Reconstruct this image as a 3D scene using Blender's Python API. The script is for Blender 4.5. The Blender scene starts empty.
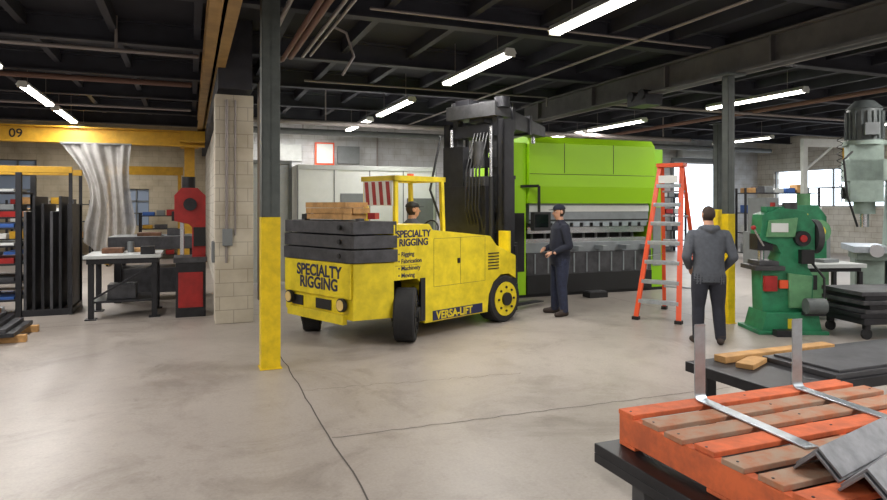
import bpy, bmesh, math, random
from mathutils import Vector, Matrix, kdtree
random.seed(7)
PSI=math.radians(21.6)
CS,SN=math.cos(PSI),math.sin(PSI)
def at(r,d,z=0.0):
    """metres right / ahead of the survey station -> building coordinates (x east, y north)"""
    return (CS*r+SN*d, -SN*r+CS*d, z)
def lin(c): 
    c=c/255.0
    return c/12.92 if c<=0.04045 else ((c+0.055)/1.055)**2.4
def rgb(t): return (lin(t[0]),lin(t[1]),lin(t[2]),1)
# ------------------------------------------------------------------ materials
def mat(name,col,rough=.6,metal=0.0,noise=0.0,scale=6.0,bump=0.0,emit=0,col2=None):
    m=bpy.data.materials.new(name); m.use_nodes=True
    nt=m.node_tree; b=nt.nodes['Principled BSDF']
    b.inputs['Base Color'].default_value=rgb(col); b.inputs['Roughness'].default_value=rough
    b.inputs['Metallic'].default_value=metal
    if emit:
        b.inputs['Emission Color'].default_value=rgb(col); b.inputs['Emission Strength'].default_value=emit
    if noise or bump or col2:
        tc=nt.nodes.new('ShaderNodeTexCoord'); n=nt.nodes.new('ShaderNodeTexNoise')
        n.inputs['Scale'].default_value=scale; n.inputs['Detail'].default_value=5; n.inputs['Roughness'].default_value=.65
        nt.links.new(tc.outputs['Object'],n.inputs['Vector'])
        r=nt.nodes.new('ShaderNodeValToRGB')
        c=rgb(col)
        c2=rgb(col2) if col2 else tuple(min(1,x*(1-noise)) for x in c[:3])+(1,)
        r.color_ramp.elements[0].position=.35; r.color_ramp.elements[1].position=.62
        r.color_ramp.elements[0].color=c2; r.color_ramp.elements[1].color=c
        nt.links.new(n.outputs['Fac'],r.inputs['Fac']); nt.links.new(r.outputs['Color'],b.inputs['Base Color'])
        if bump:
            bp=nt.nodes.new('ShaderNodeBump'); bp.inputs['Strength'].default_value=bump; bp.inputs['Distance'].default_value=.01
            nt.links.new(n.outputs['Fac'],bp.inputs['Height']); nt.links.new(bp.outputs['Normal'],b.inputs['Normal'])
    return m
def block_mat(name,col,mortar,axis,dirt=(.74,.71,.67,1)):
    m=bpy.data.materials.new(name); m.use_nodes=True; nt=m.node_tree; b=nt.nodes['Principled BSDF']
    tc=nt.nodes.new('ShaderNodeTexCoord'); sep=nt.nodes.new('ShaderNodeSeparateXYZ'); cmb=nt.nodes.new('ShaderNodeCombineXYZ')
    nt.links.new(tc.outputs['Object'],sep.inputs[0])
    nt.links.new(sep.outputs['X' if axis=='x' else 'Y'],cmb.inputs[0]); nt.links.new(sep.outputs['Z'],cmb.inputs[1])
    br=nt.nodes.new('ShaderNodeTexBrick'); br.inputs['Scale'].default_value=1
    br.inputs['Brick Width'].default_value=.4; br.inputs['Row Height'].default_value=.2; br.inputs['Mortar Size'].default_value=.006
    c=rgb(col); br.inputs['Color1'].default_value=c; br.inputs['Color2'].default_value=tuple(x*.92 for x in c[:3])+(1,)
    br.inputs['Mortar'].default_value=rgb(mortar); nt.links.new(cmb.outputs[0],br.inputs['Vector'])
    n=nt.nodes.new('ShaderNodeTexNoise'); n.inputs['Scale'].default_value=2.2; n.inputs['Detail'].default_value=6
    nt.links.new(tc.outputs['Object'],n.inputs['Vector'])
    r=nt.nodes.new('ShaderNodeValToRGB'); r.color_ramp.elements[0].color=dirt; r.color_ramp.elements[0].position=.3
    r.color_ramp.elements[1].color=(1,1,1,1); r.color_ramp.elements[1].position=.6
    nt.links.new(n.outputs['Fac'],r.inputs['Fac'])
    mx=nt.nodes.new('ShaderNodeMixRGB'); mx.blend_type='MULTIPLY'; mx.inputs[0].default_value=1
    nt.links.new(br.outputs['Color'],mx.inputs[1]); nt.links.new(r.outputs['Color'],mx.inputs[2])
    nt.links.new(mx.outputs[0],b.inputs['Base Color']); b.inputs['Roughness'].default_value=.8
    return m
def floor_mat():
    m=bpy.data.materials.new('worn_concrete'); m.use_nodes=True; nt=m.node_tree; b=nt.nodes['Principled BSDF']
    tc=nt.nodes.new('ShaderNodeTexCoord')
    def noise(s,d,det=6,ro=.6):
        n=nt.nodes.new('ShaderNodeTexNoise'); n.inputs['Scale'].default_value=s; n.inputs['Detail'].default_value=det
        n.inputs['Roughness'].default_value=ro; n.inputs['Distortion'].default_value=d
        nt.links.new(tc.outputs['Object'],n.inputs['Vector']); return n
    def ramp(n,c0,p0,c1,p1):
        r=nt.nodes.new('ShaderNodeValToRGB'); r.color_ramp.elements[0].color=c0; r.color_ramp.elements[0].position=p0
        r.color_ramp.elements[1].color=c1; r.color_ramp.elements[1].position=p1; nt.links.new(n.outputs['Fac'],r.inputs['Fac']); return r
    n1=noise(.35,.6); n2=noise(2.6,.3,9,.75); n3=noise(45,0,3); n4=noise(.8,1.2,8,.72); n5=noise(7.0,.6,8,.8)
    cur=ramp(n1,rgb((150,141,134)),.35,rgb((170,161,153)),.65).outputs[0]
    for r,f in ((ramp(n2,(.80,.79,.78,1),.33,(1,1,1,1),.52),.8),(ramp(n4,(.72,.70,.68,1),.36,(1,1,1,1),.48),.75),(ramp(n5,(.74,.73,.72,1),.30,(1,1,1,1),.44),.8),(ramp(n3,(.84,.84,.84,1),0.2,(1.06,1.06,1.06,1),.8),1)):
        a=nt.nodes.new('ShaderNodeMixRGB'); a.blend_type='MULTIPLY'; a.inputs[0].default_value=f
        nt.links.new(cur,a.inputs[1]); nt.links.new(r.outputs[0],a.inputs[2]); cur=a.outputs[0]
    nt.links.new(cur,b.inputs['Base Color'])
    rr=nt.nodes.new('ShaderNodeMapRange'); rr.inputs['To Min'].default_value=.28; rr.inputs['To Max'].default_value=.55
    nt.links.new(n2.outputs['Fac'],rr.inputs['Value']); nt.links.new(rr.outputs[0],b.inputs['Roughness'])
    return m
YEL=mat('safety_yellow_paint',(232,208,34),.45,noise=.28,scale=4)
YEL2=mat('column_yellow_paint',(234,200,12),.5,noise=.24,scale=7)
BLK=mat('black_paint',(22,22,24),.55); RUB=mat('rubber_tire',(36,36,38),.85,noise=.3,scale=12)
STL=mat('dark_plate_steel',(88,88,92),.5,.5,noise=.45,scale=5); GRY=mat('machine_grey',(120,124,126),.5,noise=.15)
MAST=mat('mast_dark_steel',(46,46,50),.45,.4,noise=.4,scale=6); MAST2=mat('mast_worn_grey',(78,78,80),.5,.4,noise=.4,scale=6)
LGR=mat('light_grey_paint',(190,193,192),.5,noise=.12); WHT=mat('white_paint',(222,224,222),.5,noise=.06)
SLV=mat('bed_silver_grey',(150,156,160),.4,.4,noise=.2,scale=3)
GALV=mat('galvanised_steel',(190,198,206),.32,.85,noise=.2,scale=14); CHR=mat('polished_steel',(205,205,208),.25,.9)
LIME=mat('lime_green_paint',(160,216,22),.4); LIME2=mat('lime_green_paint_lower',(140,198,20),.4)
NAVY=mat('navy_lettering',(28,32,70),.5)
GRN=mat('machine_green',(44,134,92),.45,noise=.4,scale=5); GRN2=mat('machine_light_green',(104,158,112),.5,noise=.3,scale=5)
SAGE=mat('machine_sage_grey',(142,158,150),.5,noise=.3,scale=4); MOTG=mat('motor_dark_grey',(92,98,98),.5,noise=.3)
RED=mat('machine_red',(168,34,32),.45,noise=.35,scale=5); ORG=mat('ladder_orange_fiberglass',(228,84,42),.45)
PORG=mat('pallet_orange_paint',(226,112,66),.8,noise=.25,scale=9,bump=.3,col2=(188,96,62))
PWORN=mat('pallet_worn_wood',(168,142,122),.85,noise=.4,scale=11,bump=.4,col2=(178,112,78))
WOOD=mat('lumber',(198,152,96),.8,noise=.35,scale=8,bump=.3)
RUST=mat('rusty_steel',(120,84,62),.8,noise=.5,scale=8); TAN=mat('runway_tan_paint',(170,136,84),.6,noise=.3,scale=3)
COLG=mat('column_grey_green',(84,90,88),.55,noise=.3,scale=4); DKC=mat('ceiling_dark_steel',(50,51,61),.7,noise=.35,scale=2)
DECK=mat('ceiling_deck',(34,34,44),.9,noise=.4,scale=1); GIRD=mat('girder_grey',(90,88,88),.6,noise=.35,scale=3)
PIPE=mat('conduit_pipe',(140,132,130),.45,.3); PIPER=mat('pipe_rust',(110,80,70),.7)
ORGY=mat('crane_orange_yellow',(196,150,34),.5,noise=.25); BLU=mat('blue_paint',(50,90,160),.5)
CRK=mat('joint_dark',(84,78,74),.9)
TARP=mat('plastic_tarp',(164,162,160),.4,noise=.3,scale=4)
TARP.node_tree.nodes['Principled BSDF'].inputs['Alpha'].default_value=.82
SKIN=mat('skin',(196,148,122),.6); HAIRD=mat('hair_brown',(58,44,36),.8); JKT=mat('navy_jacket',(30,34,50),.85,noise=.25,scale=20)
JEAN=mat('dark_jeans',(44,50,72),.9,noise=.3,scale=20); SHIRT=mat('charcoal_sweatshirt',(84,88,96),.9,noise=.2,scale=20)
PANTS=mat('dark_work_pants',(40,42,52),.9,noise=.2,scale=20); BOOT=mat('work_boot',(52,40,34),.7); EYE=mat('eye_white',(230,228,224),.3); LIP=mat('lips',(150,86,78),.6)
TUBE=mat('fluorescent_tube',(255,250,238),.4,emit=14)
LENS=mat('lamp_lens',(220,190,120),.2); GLS=mat('screen_dark_glass',(16,18,22),.1); FROST=mat('frosted_pane',(150,166,190),.3)
WHITEW=block_mat('block_wall_white_ew',(204,206,210),(176,176,176),'x'); PIERM=block_mat('block_wall_cream_ew',(204,196,180),(168,160,146),'x')
WHITEN=block_mat('block_wall_cream_ns',(196,192,182),(150,142,132),'y'); BEIGE=block_mat('block_wall_beige',(196,184,160),(170,160,140),'x')
FLOORM=floor_mat(); YARD=mat('yard_asphalt',(190,190,190),.9)
# ------------------------------------------------------------------ mesh builder
class MB:
    def __init__(s): s.v=[];s.f=[];s.m=[];s.s=[];s.mats=[]
    def mi(s,m):
        if m not in s.mats: s.mats.append(m)
        return s.mats.index(m)
    def add(s,vs,fs,m,smooth=False,M=None):
        o=len(s.v); k=s.mi(m)
        for p in vs:
            p=Vector(p)
            if M is not None: p=M@p
            s.v.append(tuple(p))
        for f in fs:
            s.f.append(tuple(i+o for i in f)); s.m.append(k); s.s.append(smooth)
    def box(s,c,d,m,rz=0,rx=0,ry=0):
        x,y,z=d[0]/2,d[1]/2,d[2]/2
        vs=[(-x,-y,-z),(x,-y,-z),(x,y,-z),(-x,y,-z),(-x,-y,z),(x,-y,z),(x,y,z),(-x,y,z)]
        M=Matrix.Translation(c)@Matrix.Rotation(math.radians(rz),4,'Z')@Matrix.Rotation(math.radians(ry),4,'Y')@Matrix.Rotation(math.radians(rx),4,'X')
        s.add(vs,[(0,3,2,1),(4,5,6,7),(0,1,5,4),(1,2,6,5),(2,3,7,6),(3,0,4,7)],m,M=M)
    def bx(s,x0,x1,y0,y1,z0,z1,m): s.box(((x0+x1)/2,(y0+y1)/2,(z0+z1)/2),(abs(x1-x0),abs(y1-y0),abs(z1-z0)),m)
    def bar(s,p0,p1,w,h,m):
        """rectangular bar between two points"""
        a=Vector(p0);b=Vector(p1);d=b-a;L=d.length
        q=d.to_track_quat('X','Z').to_matrix().to_4x4()
        M=Matrix.Translation((a+b)/2)@q
        x,y,z=L/2,w/2,h/2
        vs=[(-x,-y,-z),(x,-y,-z),(x,y,-z),(-x,y,-z),(-x,-y,z),(x,-y,z),(x,y,z),(-x,y,z)]
        s.add(vs,[(0,3,2,1),(4,5,6,7),(0,1,5,4),(1,2,6,5),(2,3,7,6),(3,0,4,7)],m,M=M)
    def cyl(s,p0,p1,r,m,n=20,r1=None):
        a=Vector(p0);b=Vector(p1);d=b-a; q=d.to_track_quat('Z','Y').to_matrix()
        r1=r if r1 is None else r1; vs=[];fs=[]
        for k,(c,rr) in enumerate(((a,r),(b,r1))):
            for i in range(n):
                t=2*math.pi*i/n; vs.append(c+q@Vector((rr*math.cos(t),rr*math.sin(t),0)))
        o=[(i,(i+1)%n,n+(i+1)%n,n+i) for i in range(n)]
        s.add(vs,o,m,True); s.add(vs,[tuple(range(n-1,-1,-1)),tuple(range(n,2*n))],m)
    def prism(s,poly,axis,a0,a1,m):
        n=len(poly)
        def P(p,a): return {'z':(p[0],p[1],a),'y':(p[0],a,p[1]),'x':(a,p[0],p[1])}[axis]
        vs=[P(p,a0) for p in poly]+[P(p,a1) for p in poly]
        s.add(vs,[(i,(i+1)%n,n+(i+1)%n,n+i) for i in range(n)]+[tuple(range(n-1,-1,-1)),tuple(range(n,2*n))],m)
    def tube(s,pts,r,m,n=10):
        v,f=tube_geo(pts,[r]*len(pts) if not isinstance(r,(list,tuple)) else r,n); s.add(v,f,m,True)
    def sph(s,c,r,m,n=14,k=10,M=None):
        v,f=sph_geo(c,r,n,k); s.add(v,f,m,True,M)
    def build(s,name,loc=(0,0,0),rz=0,bevel=0,parent=None):
        me=bpy.data.meshes.new(name); me.from_pydata(s.v,[],s.f)
        for m in s.mats: me.materials.append(m)
        me.polygons.foreach_set('material_index',s.m); me.polygons.foreach_set('use_smooth',s.s); me.update()
        bm=bmesh.new(); bm.from_mesh(me); bmesh.ops.recalc_face_normals(bm,faces=bm.faces); bm.to_mesh(me); bm.free()
        o=bpy.data.objects.new(name,me); bpy.context.scene.collection.objects.link(o)
        o.location=loc; o.rotation_euler=(0,0,math.radians(rz))
        if parent: o.parent=parent
        if bevel:
            b=o.modifiers.new('bevel','BEVEL'); b.width=bevel; b.segments=2; b.limit_method='ANGLE'; b.angle_limit=math.radians(50); b.use_clamp_overlap=True
        return o
def sph_geo(c,r,n=14,k=10):
    vs=[(c[0],c[1],c[2]-r[2])]
    for j in range(1,k):
        a=-math.pi/2+math.pi*j/k
        for i in range(n):
            t=2*math.pi*i/n; vs.append((c[0]+r[0]*math.cos(a)*math.cos(t),c[1]+r[1]*math.cos(a)*math.sin(t),c[2]+r[2]*math.sin(a)))
    vs.append((c[0],c[1],c[2]+r[2])); fs=[]
    for i in range(n): fs.append((0,1+(i+1)%n,1+i))
    for j in range(k-2):
        for i in range(n):
            a=1+j*n+i;b=1+j*n+(i+1)%n; fs.append((a,b,b+n,a+n))
    L=len(vs)-1;o=1+(k-2)*n
    for i in range(n): fs.append((o+i,o+(i+1)%n,L))
    return vs,fs
def tube_geo(pts,rad,n=10):
    P=[Vector(p) for p in pts]; R=list(rad); vs=[];fs=[]; rings=[]
    def dirat(i):
        if i==0: return (P[1]-P[0]).normalized()
        if i==len(P)-1: return (P[-1]-P[-2]).normalized()
        return ((P[i]-P[i-1]).normalized()+(P[i+1]-P[i]).normalized()).normalized()
    d=dirat(0); ref=Vector((0,0,1)) if abs(d.z)<.9 else Vector((0,1,0)); u=d.cross(ref).normalized()
    seq=[]
    for a in (75,45,20): seq.append((P[0]-dirat(0)*R[0]*math.sin(math.radians(a))*.8,R[0]*math.cos(math.radians(a)),dirat(0)))
    for i in range(len(P)): seq.append((P[i],R[i],dirat(i)))
    for a in (20,45,75): seq.append((P[-1]+dirat(-1+len(P))*R[-1]*math.sin(math.radians(a))*.8,R[-1]*math.cos(math.radians(a)),dirat(len(P)-1)))
    for (c,r,d) in seq:
        u=(u-d*u.dot(d)).normalized(); w=d.cross(u)
        for i in range(n):
            t=2*math.pi*i/n; vs.append(c+u*(r*math.cos(t))+w*(r*math.sin(t)))
    K=len(seq)
    for k in range(K-1):
        for i in range(n): fs.append((k*n+i,k*n+(i+1)%n,(k+1)*n+(i+1)%n,(k+1)*n+i))
    fs.append(tuple(range(n-1,-1,-1))); fs.append(tuple(range((K-1)*n,K*n)))
    return [tuple(v) for v in vs],fs
def single(name,x0,x1,y0,y1,z0,z1,m,bevel=0):
    b=MB(); b.bx(x0,x1,y0,y1,z0,z1,m); return b.build(name,bevel=bevel)
# ------------------------------------------------------------------ shell
CZ=4.5
XW,XE,YS,YN,YL=-12.0,22.0,-6.0,20.0,24.0
XD0,XD1=.5,.72
single('floor',XW,XE,YS,YL,-.2,0,FLOORM)
single('ground',-60,90,-40,90,-.35,-.21,YARD)
single('ceiling',XW-.3,XE+.3,YS-.3,YL+.3,CZ,CZ+.2,DECK)
single('wall_south',XW,XE,YS-.3,YS,0,CZ,WHITEW)
single('wall_west',XW-.3,XW,YS-.3,YL+.3,0,CZ,WHITEN)
b=MB(); b.bx(XD1,17.6,YN,YN+.3,0,CZ,WHITEW); b.bx(20.5,XE,YN,YN+.3,0,CZ,WHITEW); b.bx(17.6,20.5,YN,YN+.3,3.4,CZ,WHITEW); b.build('wall_north')
b=MB(); 
for x in (17.53,20.57): b.bx(x-.07,x+.07,YN-.06,YN-.001,0,3.45,GRY)
b.bx(17.5,20.6,YN-.06,YN-.001,3.45,3.6,GRY); b.bx(17.7,20.4,YN-.4,YN-.1,3.6,3.95,LGR); b.build('door_1')
W1=(-2.1,-1.3,1.05,2.3); W2=(-6.2,-4.6,1.3,3.2)
b=MB()
b.bx(XW,W2[0],YL,YL+.3,0,CZ,BEIGE); b.bx(W2[0],W2[1],YL,YL+.3,0,W2[2],BEIGE); b.bx(W2[0],W2[1],YL,YL+.3,W2[3],CZ,BEIGE)
b.bx(W2[1],W1[0],YL,YL+.3,0,CZ,BEIGE); b.bx(W1[0],W1[1],YL,YL+.3,0,W1[2],BEIGE); b.bx(W1[0],W1[1],YL,YL+.3,W1[3],CZ,BEIGE); b.bx(W1[1],XD1,YL,YL+.3,0,CZ,BEIGE)
b.build('wall_north_left_bay')
def window(name,x0,x1,z0,z1,y,nx,nz):
    b=MB(); b.bx(x0,x1,y+.13,y+.15,z0,z1,FROST)
    for i in range(nx+1):
        x=x0+(x1-x0)*i/nx; b.bx(x-.025,x+.025,y+.08,y+.16,z0,z1,GRY)
    for i in range(nz+1):
        z=z0+(z1-z0)*i/nz; b.bx(x0,x1,y+.08,y+.16,z-.025,z+.025,GRY)
    b.build(name)
window('window_1',*W1,YL,2,3); window('window_2',*W2,YL,3,4)
b=MB(); b.bx(XE,XE+.3,YS,9,0,CZ,WHITEN); b.bx(XE,XE+.3,9,19.2,0,1.7,WHITEN); b.bx(XE,XE+.3,9,19.2,3.1,CZ,WHITEN); b.bx(XE,XE+.3,13.6,14.2,1.7,3.1,WHITEN); b.bx(XE,XE+.3,19.2,YN+.3,0,CZ,WHITEN); b.build('wall_east')
for k,(a,c) in enumerate(((9,13.6),(14.2,19.2))):
    b=MB()
    for i in range(5):
        y=a+(c-a)*i/4; b.bx(XE+.1,XE+.16,y-.03,y+.03,1.7,3.1,GRY)
    for i in range(3):
        z=1.7+1.4*i/2; b.bx(XE+.1,XE+.16,a,c,z-.025,z+.025,GRY)
    b.build('window_%d'%(k+3))
single('wall_divider',XD0,XD1,10.52,YL,0,3.45,WHITEN)
b=MB(); b.bx(.34,.88,9.95,10.5,0,3.38,PIERM)
b.cyl((.50,9.92,.9),(.50,9.92,3.3),.022,PIPE,10); b.cyl((.62,9.925,1.3),(.62,9.925,3.3),.014,PIPE,10); b.bx(.44,.58,9.87,9.95,1.15,1.4,GRY); b.bx(.3,.34,10.0,10.4,.9,1.2,GRY)
b.build('block_pier',bevel=.008)
single('trim_divider_beam',.38,.86,9.9,YL,3.46,CZ,DKC)
# ceiling structure
b=MB()
y=-5
while y<23.5:
    b.bx(XW+.05,XE-.05,y-.09,y+.09,4.14,4.17,DKC); b.bx(XW+.05,XE-.05,y-.012,y+.012,4.17,4.47,DKC); b.bx(XW+.05,XE-.05,y-.09,y+.09,4.46,4.5,DKC); y+=2.6
x=-11.4
while x<21.8:
    b.bx(x-.05,x+.05,YS+.05,19.9,4.3,4.5,DKC); x+=1.15
b.build('ceiling_joists')
def ibeam_ns(xc,w,z0,z1,y0,y1,m,m2=None):
    b=MB(); t=.035
    b.bx(xc-w/2,xc+w/2,y0,y1,z0,z0+t,m2 or m); b.bx(xc-w/2,xc+w/2,y0,y1,z1-t,z1,m); b.bx(xc-.02,xc+.02,y0,y1,z0,z1,m)
    return b
GX=7.5
b=ibeam_ns(GX,.24,3.68,4.12,-5.9,13.6,GIRD)
for k in range(9): b.bx(GX-.11,GX+.11,-4+k*2.1,-3.97+k*2.1,3.7,4.1,GIRD)
b.bx(GX-.18,GX+.18,9.0,9.5,3.5,3.68,MAST); b.bx(GX-.18,GX+.18,13.1,13.6,3.45,3.7,MAST); b.cyl((GX-.2,9.1,3.68),(GX+.2,9.1,3.68),.09,MAST); b.cyl((GX-.2,9.4,3.68),(GX+.2,9.4,3.68),.09,MAST)
b.build('ceiling_girder')
b=ibeam_ns(.33,.3,3.76,4.12,-5.9,18.9,TAN); b.build('crane_runway_beam')
b=ibeam_ns(-8.8,.3,3.86,4.12,-5.9,18.9,TAN); b.build('crane_runway_beam')
b=MB(); b.bx(-9.0,.37,18.45,18.75,3.32,3.36,ORGY); b.bx(-9.0,.37,18.57,18.63,3.36,3.70,ORGY); b.bx(-9,.37,18.45,18.75,3.70,3.74,ORGY)
b.bx(-.25,.37,18.1,19.1,3.42,3.70,ORGY); b.bx(-6.6,-6.1,18.4,18.8,3.0,3.32,MAST); b.cyl((-6.35,18.6,2.2),(-6.35,18.6,3.0),.015,BLK,8); b.bx(-6.42,-6.28,18.55,18.65,2.0,2.2,ORGY)
bridge=b.build('bridge_crane',bevel=.006)
def text(name,s,size,mtl,parent,M,ext=.002,bold=.0,align='LEFT'):
    cu=bpy.data.curves.new(name,'FONT'); cu.body=s; cu.size=size; cu.extrude=ext; cu.offset=bold; cu.align_x=align
    cu.materials.append(mtl); o=bpy.data.objects.new(name,cu); bpy.context.scene.collection.objects.link(o)
    o.parent=parent; o.matrix_local=M; return o
RX=Matrix.Rotation(math.pi/2,4,'X')
text('bridge_number','09',.3,BLK,bridge,Matrix.Translation((-4.15,18.56,3.43))@RX,bold=.004)
def column(name,x,y,top,w=.095):
    b=MB()
    b.bx(x-w,x+w,y-w,y-w+.02,1.62,top,COLG); b.bx(x-w,x+w,y+w-.02,y+w,1.62,top,COLG); b.bx(x-.012,x+.012,y-w,y+w,1.62,top,COLG)
    b.bx(x-w,x-w+.02,y-w,y+w,1.62,top,COLG)
    b.bx(x-w-.005,x+w+.005,y-w-.005,y+w+.005,.0,1.62,YEL2)
    b.bx(x-w-.02,x+w+.02,y-w-.02,y+w+.02,0,.012,YEL2); b.bx(x-.17,x+.17,y-.17,y+.17,top-.03,top,COLG)
    return b.build(name,bevel=.004)
column('steel_column',.80,7.10,4.14); column('steel_column',7.42,7.27,3.68,.062)
column('steel_column',14.4,7.25,4.14); column('steel_column',14.4,14.5,4.14)
b=MB(); b.bx(-.15,.12,19.2,19.45,0,3.38,ORGY); b.bx(-.25,.22,19.1,19.55,3.34,3.4,ORGY); b.bx(-.25,.22,19.1,19.55,0,.04,ORGY); b.build('crane_support_column',bevel=.005)
# pipes
b=MB()
for x,z,r,m in ((1.30,3.95,.035,PIPER),(1.42,4.0,.045,PIPER),(1.60,4.02,.025,PIPE),(1.72,4.05,.02,PIPE),(1.05,4.05,.03,PIPE)):
    b.tube([(x,-5.8,z),(x,6,z),(x,9.6,z),(x,9.9,z)],r,m,10)
b.tube([(1.3,9.9,3.95),(1.12,10.2,3.9),(1.0,10.3,3.6),(1.0,10.3,.3)],.03,PIPE)
b.tube([(1.72,8.2,4.05),(1.9,8.25,4.0),(2.0,8.25,3.7),(1.85,8.25,3.45)],.018,PIPE)
b.build('overhead_pipe_run')
b=MB()
b.tube([(-8.5,10.4,4.0),(-3,10.4,4.0),(.1,10.4,4.0)],.03,PIPE); b.tube([(-8.5,13.2,4.05),(0,13.2,4.05)],.05,PIPER); b.tube([(-8.5,16,3.95),(0,16,3.95)],.03,PIPE)
for x in (-7,-4,-1): b.bx(x-.02,x+.02,10.38,10.42,4.0,4.5,PIPE)
b.build('overhead_pipe_run')
b=MB(); b.tube([(1,15.2,3.7),(8,15.2,3.7),(14,15.2,3.7)],.06,PIPE); b.tube([(1,18.5,3.85),(21,18.5,3.85)],.09,GRY)
b.tube([(8,11.6,3.95),(21,11.6,3.95)],.035,PIPE)
b.tube([(2.0,12.1,4.08),(7.2,12.1,4.08),(7.2,12.1,3.9)],.02,PIPE); b.tube([(2.0,7.4,4.09),(7.2,7.4,4.09)],.018,PIPE); b.tube([(9.0,3,4.05),(9.0,19,4.05)],.03,PIPE); b.tube([(5.9,3,4.08),(5.9,19,4.08)],.02,PIPE); b.tube([(12.6,3,4.0),(12.6,19,4.0)],.05,PIPER)
for x in (3,8,13): b.bx(x-.015,x+.015,15.19,15.21,3.7,4.5,PIPE); b.bx(x-.015,x+.015,18.49,18.51,3.85,4.5,PIPE)
b.build('overhead_pipe_run')
# fluorescent fixtures
def fixture_mesh():
    b=MB(); L=1.2
    b.prism([(-.1,0),(.1,0),(.06,.07),(-.06,.07)],'y',-L,L,WHT)
    for x in (-.05,.05):
        b.cyl((x,-L+.03,-.02),(x,L-.03,-.02),.019,TUBE,10)
    for y in (-L+.015,L-.015): b.bx(-.08,.08,y-.015,y+.015,-.045,0,WHT)
    for y in (-.8,.8): b.cyl((0,y,.07),(0,y,.6),.006,PIPE,6)
    return b
fx0=None
PW=114
def fixture(x,y,z=3.87,rz=0,w=None):
    global fx0
    if fx0 is None:
        o=fixture_mesh().build('fluorescent_light',(x,y,z)); fx0=o
    else:
        o=bpy.data.objects.new('fluorescent_light',fx0.data); bpy.context.scene.collection.objects.link(o); o.location=(x,y,z)
    o.rotation_euler=(0,0,math.radians(rz))
    l=bpy.data.lights.new('fluorescent_glow','AREA'); l.shape='RECTANGLE'; l.size=.15; l.size_y=2.3; l.energy=w or PW; l.color=(1,.97,.935)
    lo=bpy.data.objects.new('fluorescent_glow',l); bpy.context.scene.collection.objects.link(lo); lo.parent=o; lo.location=(0,0,-.05)
for y in (-3.6,.6,5.6,9.15,13.4,16.6): fixture(4.15,y)
for y in (-3,1.5,6,10.4,14.4,17.4,21): fixture(-2.75,y)
for y in (-3.6,.8,5.2,9.7,14.2,16.8): fixture(10.55,y)
for y in (-3,2,7,11,16): fixture(16.9,y)
fixture(3.0,18.9,rz=90,w=40); fixture(-7.5,6); fixture(-7.5,14)
def joint(name,pts,w=.012):
    b=MB(); vs=[];fs=[]
    for i,p in enumerate(pts):
        a=Vector(pts[max(0,i-1)]);c=Vector(pts[min(len(pts)-1,i+1)]);d=(c-a).normalized();n=Vector((-d.y,d.x))
        vs+= [(p[0]+n.x*w/2,p[1]+n.y*w/2,.002),(p[0]-n.x*w/2,p[1]-n.y*w/2,.002)]
    for i in range(len(pts)-1): fs.append((2*i,2*i+1,2*i+3,2*i+2))
    b.add(vs,fs,CRK); b.build(name)
def wob(x0,y0,x1,y1,n=60,a=.012): return [(x0+(x1-x0)*i/n+random.uniform(-a,a),y0+(y1-y0)*i/n+random.uniform(-a,a)) for i in range(n+1)]
joint('trim_1',wob(1.01,-5,.97,9.8)); joint('trim_2',wob(1.0,4.78,8,4.62,90),.008); joint('trim_3',wob(7.4,-5,7.4,19),.008); joint('trim_4',wob(-9,10.6,5,10.6),.01); joint('trim_5',wob(1,6.1,3.2,5.9,40,.03),.005)
# ------------------------------------------------------------------ forklift
b=MB()
rear=[(.0,.0),(-.5,.17),(-.5,1.68),(.0,1.85)]
b.prism(rear,'z',.34,1.03,YEL)
b.bx(-.535,-.5,.2,1.65,.60,1.03,YEL); b.bx(-.56,-.5,.3,1.55,.28,.40,YEL)
b.bx(-.515,-.5,.62,.95,.42,.55,BLK); b.bx(-.515,-.5,1.25,1.5,.42,.55,BLK)
for y in (.34,1.5):
    b.cyl((-.53,y,.52),(-.575,y,.52),.085,BLK); b.cyl((-.575,y,.52),(-.585,y,.52),.066,LENS)
for i in range(3):
    z=1.04+i*.175; e=.012*i
    b.prism([(.04,-.03+e),(-.50,.15+e),(-.545+e,.2),(-.545+e,1.66),(-.5,1.70),(.04,1.88)],'z',z,z+.155,STL)
    b.cyl((-.56,.4,z+.08),(-.53,.4,z+.08),.03,BLK,10)
for (x,y) in ((-.3,.3),(-.3,1.5)): b.bx(x-.04,x+.04,y-.04,y+.04,1.02,1.58,STL)
for k in range(3):
    for j in range(3):
        b.box((-.36+j*.15,.88+.03*math.sin(k*3+j),1.60+k*.075),(.135,.84-.05*j,.07),WOOD,rz=2*k-2)
b.box((-.2,1.5,1.60),(.3,.12,.06),BLK,rz=20); b.box((-.1,.28,1.61),(.16,.1,.08),RED,rz=30); b.tube([(-.3,1.55,1.6),(-.1,1.65,1.66),(.0,1.5,1.6)],.02,BLK)
b.bx(.0,.42,.0,1.85,.80,1.50,YEL); b.bx(-.1,.62,.5,1.3,.3,.8,BLK)
side=[(.54,.2),(1.80,.2),(1.83,.45),(1.93,.62),(2.1,.72),(2.3,.72),(2.46,.64),(2.46,.98),(2.0,1.16),(1.86,1.30),(.68,1.42),(.62,1.5),(.4,1.5),(.4,.8),(.5,.7)]
b.prism(side,'y',0,.42,YEL); b.prism(side,'y',1.3,1.85,YEL)
b.bx(.5,1.85,.42,1.3,.2,.72,BLK)
b.prism([(1.42,.7),(2.3,.72),(2.3,1.02),(2.0,1.18),(1.86,1.32),(1.42,1.36)],'y',.42,1.3,YEL)
b.bx(.68,1.68,-.008,0,.215,.345,NAVY); b.bx(.45,.53,-.02,.02,.24,.8,BLK)
for i in range(6): b.box((1.93,-.006,.82+i*.045),(.24,.012,.016),BLK)
for z in (.66,1.30): b.bx(.70,1.74,-.004,0,z,z+.004,CRK)
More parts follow.
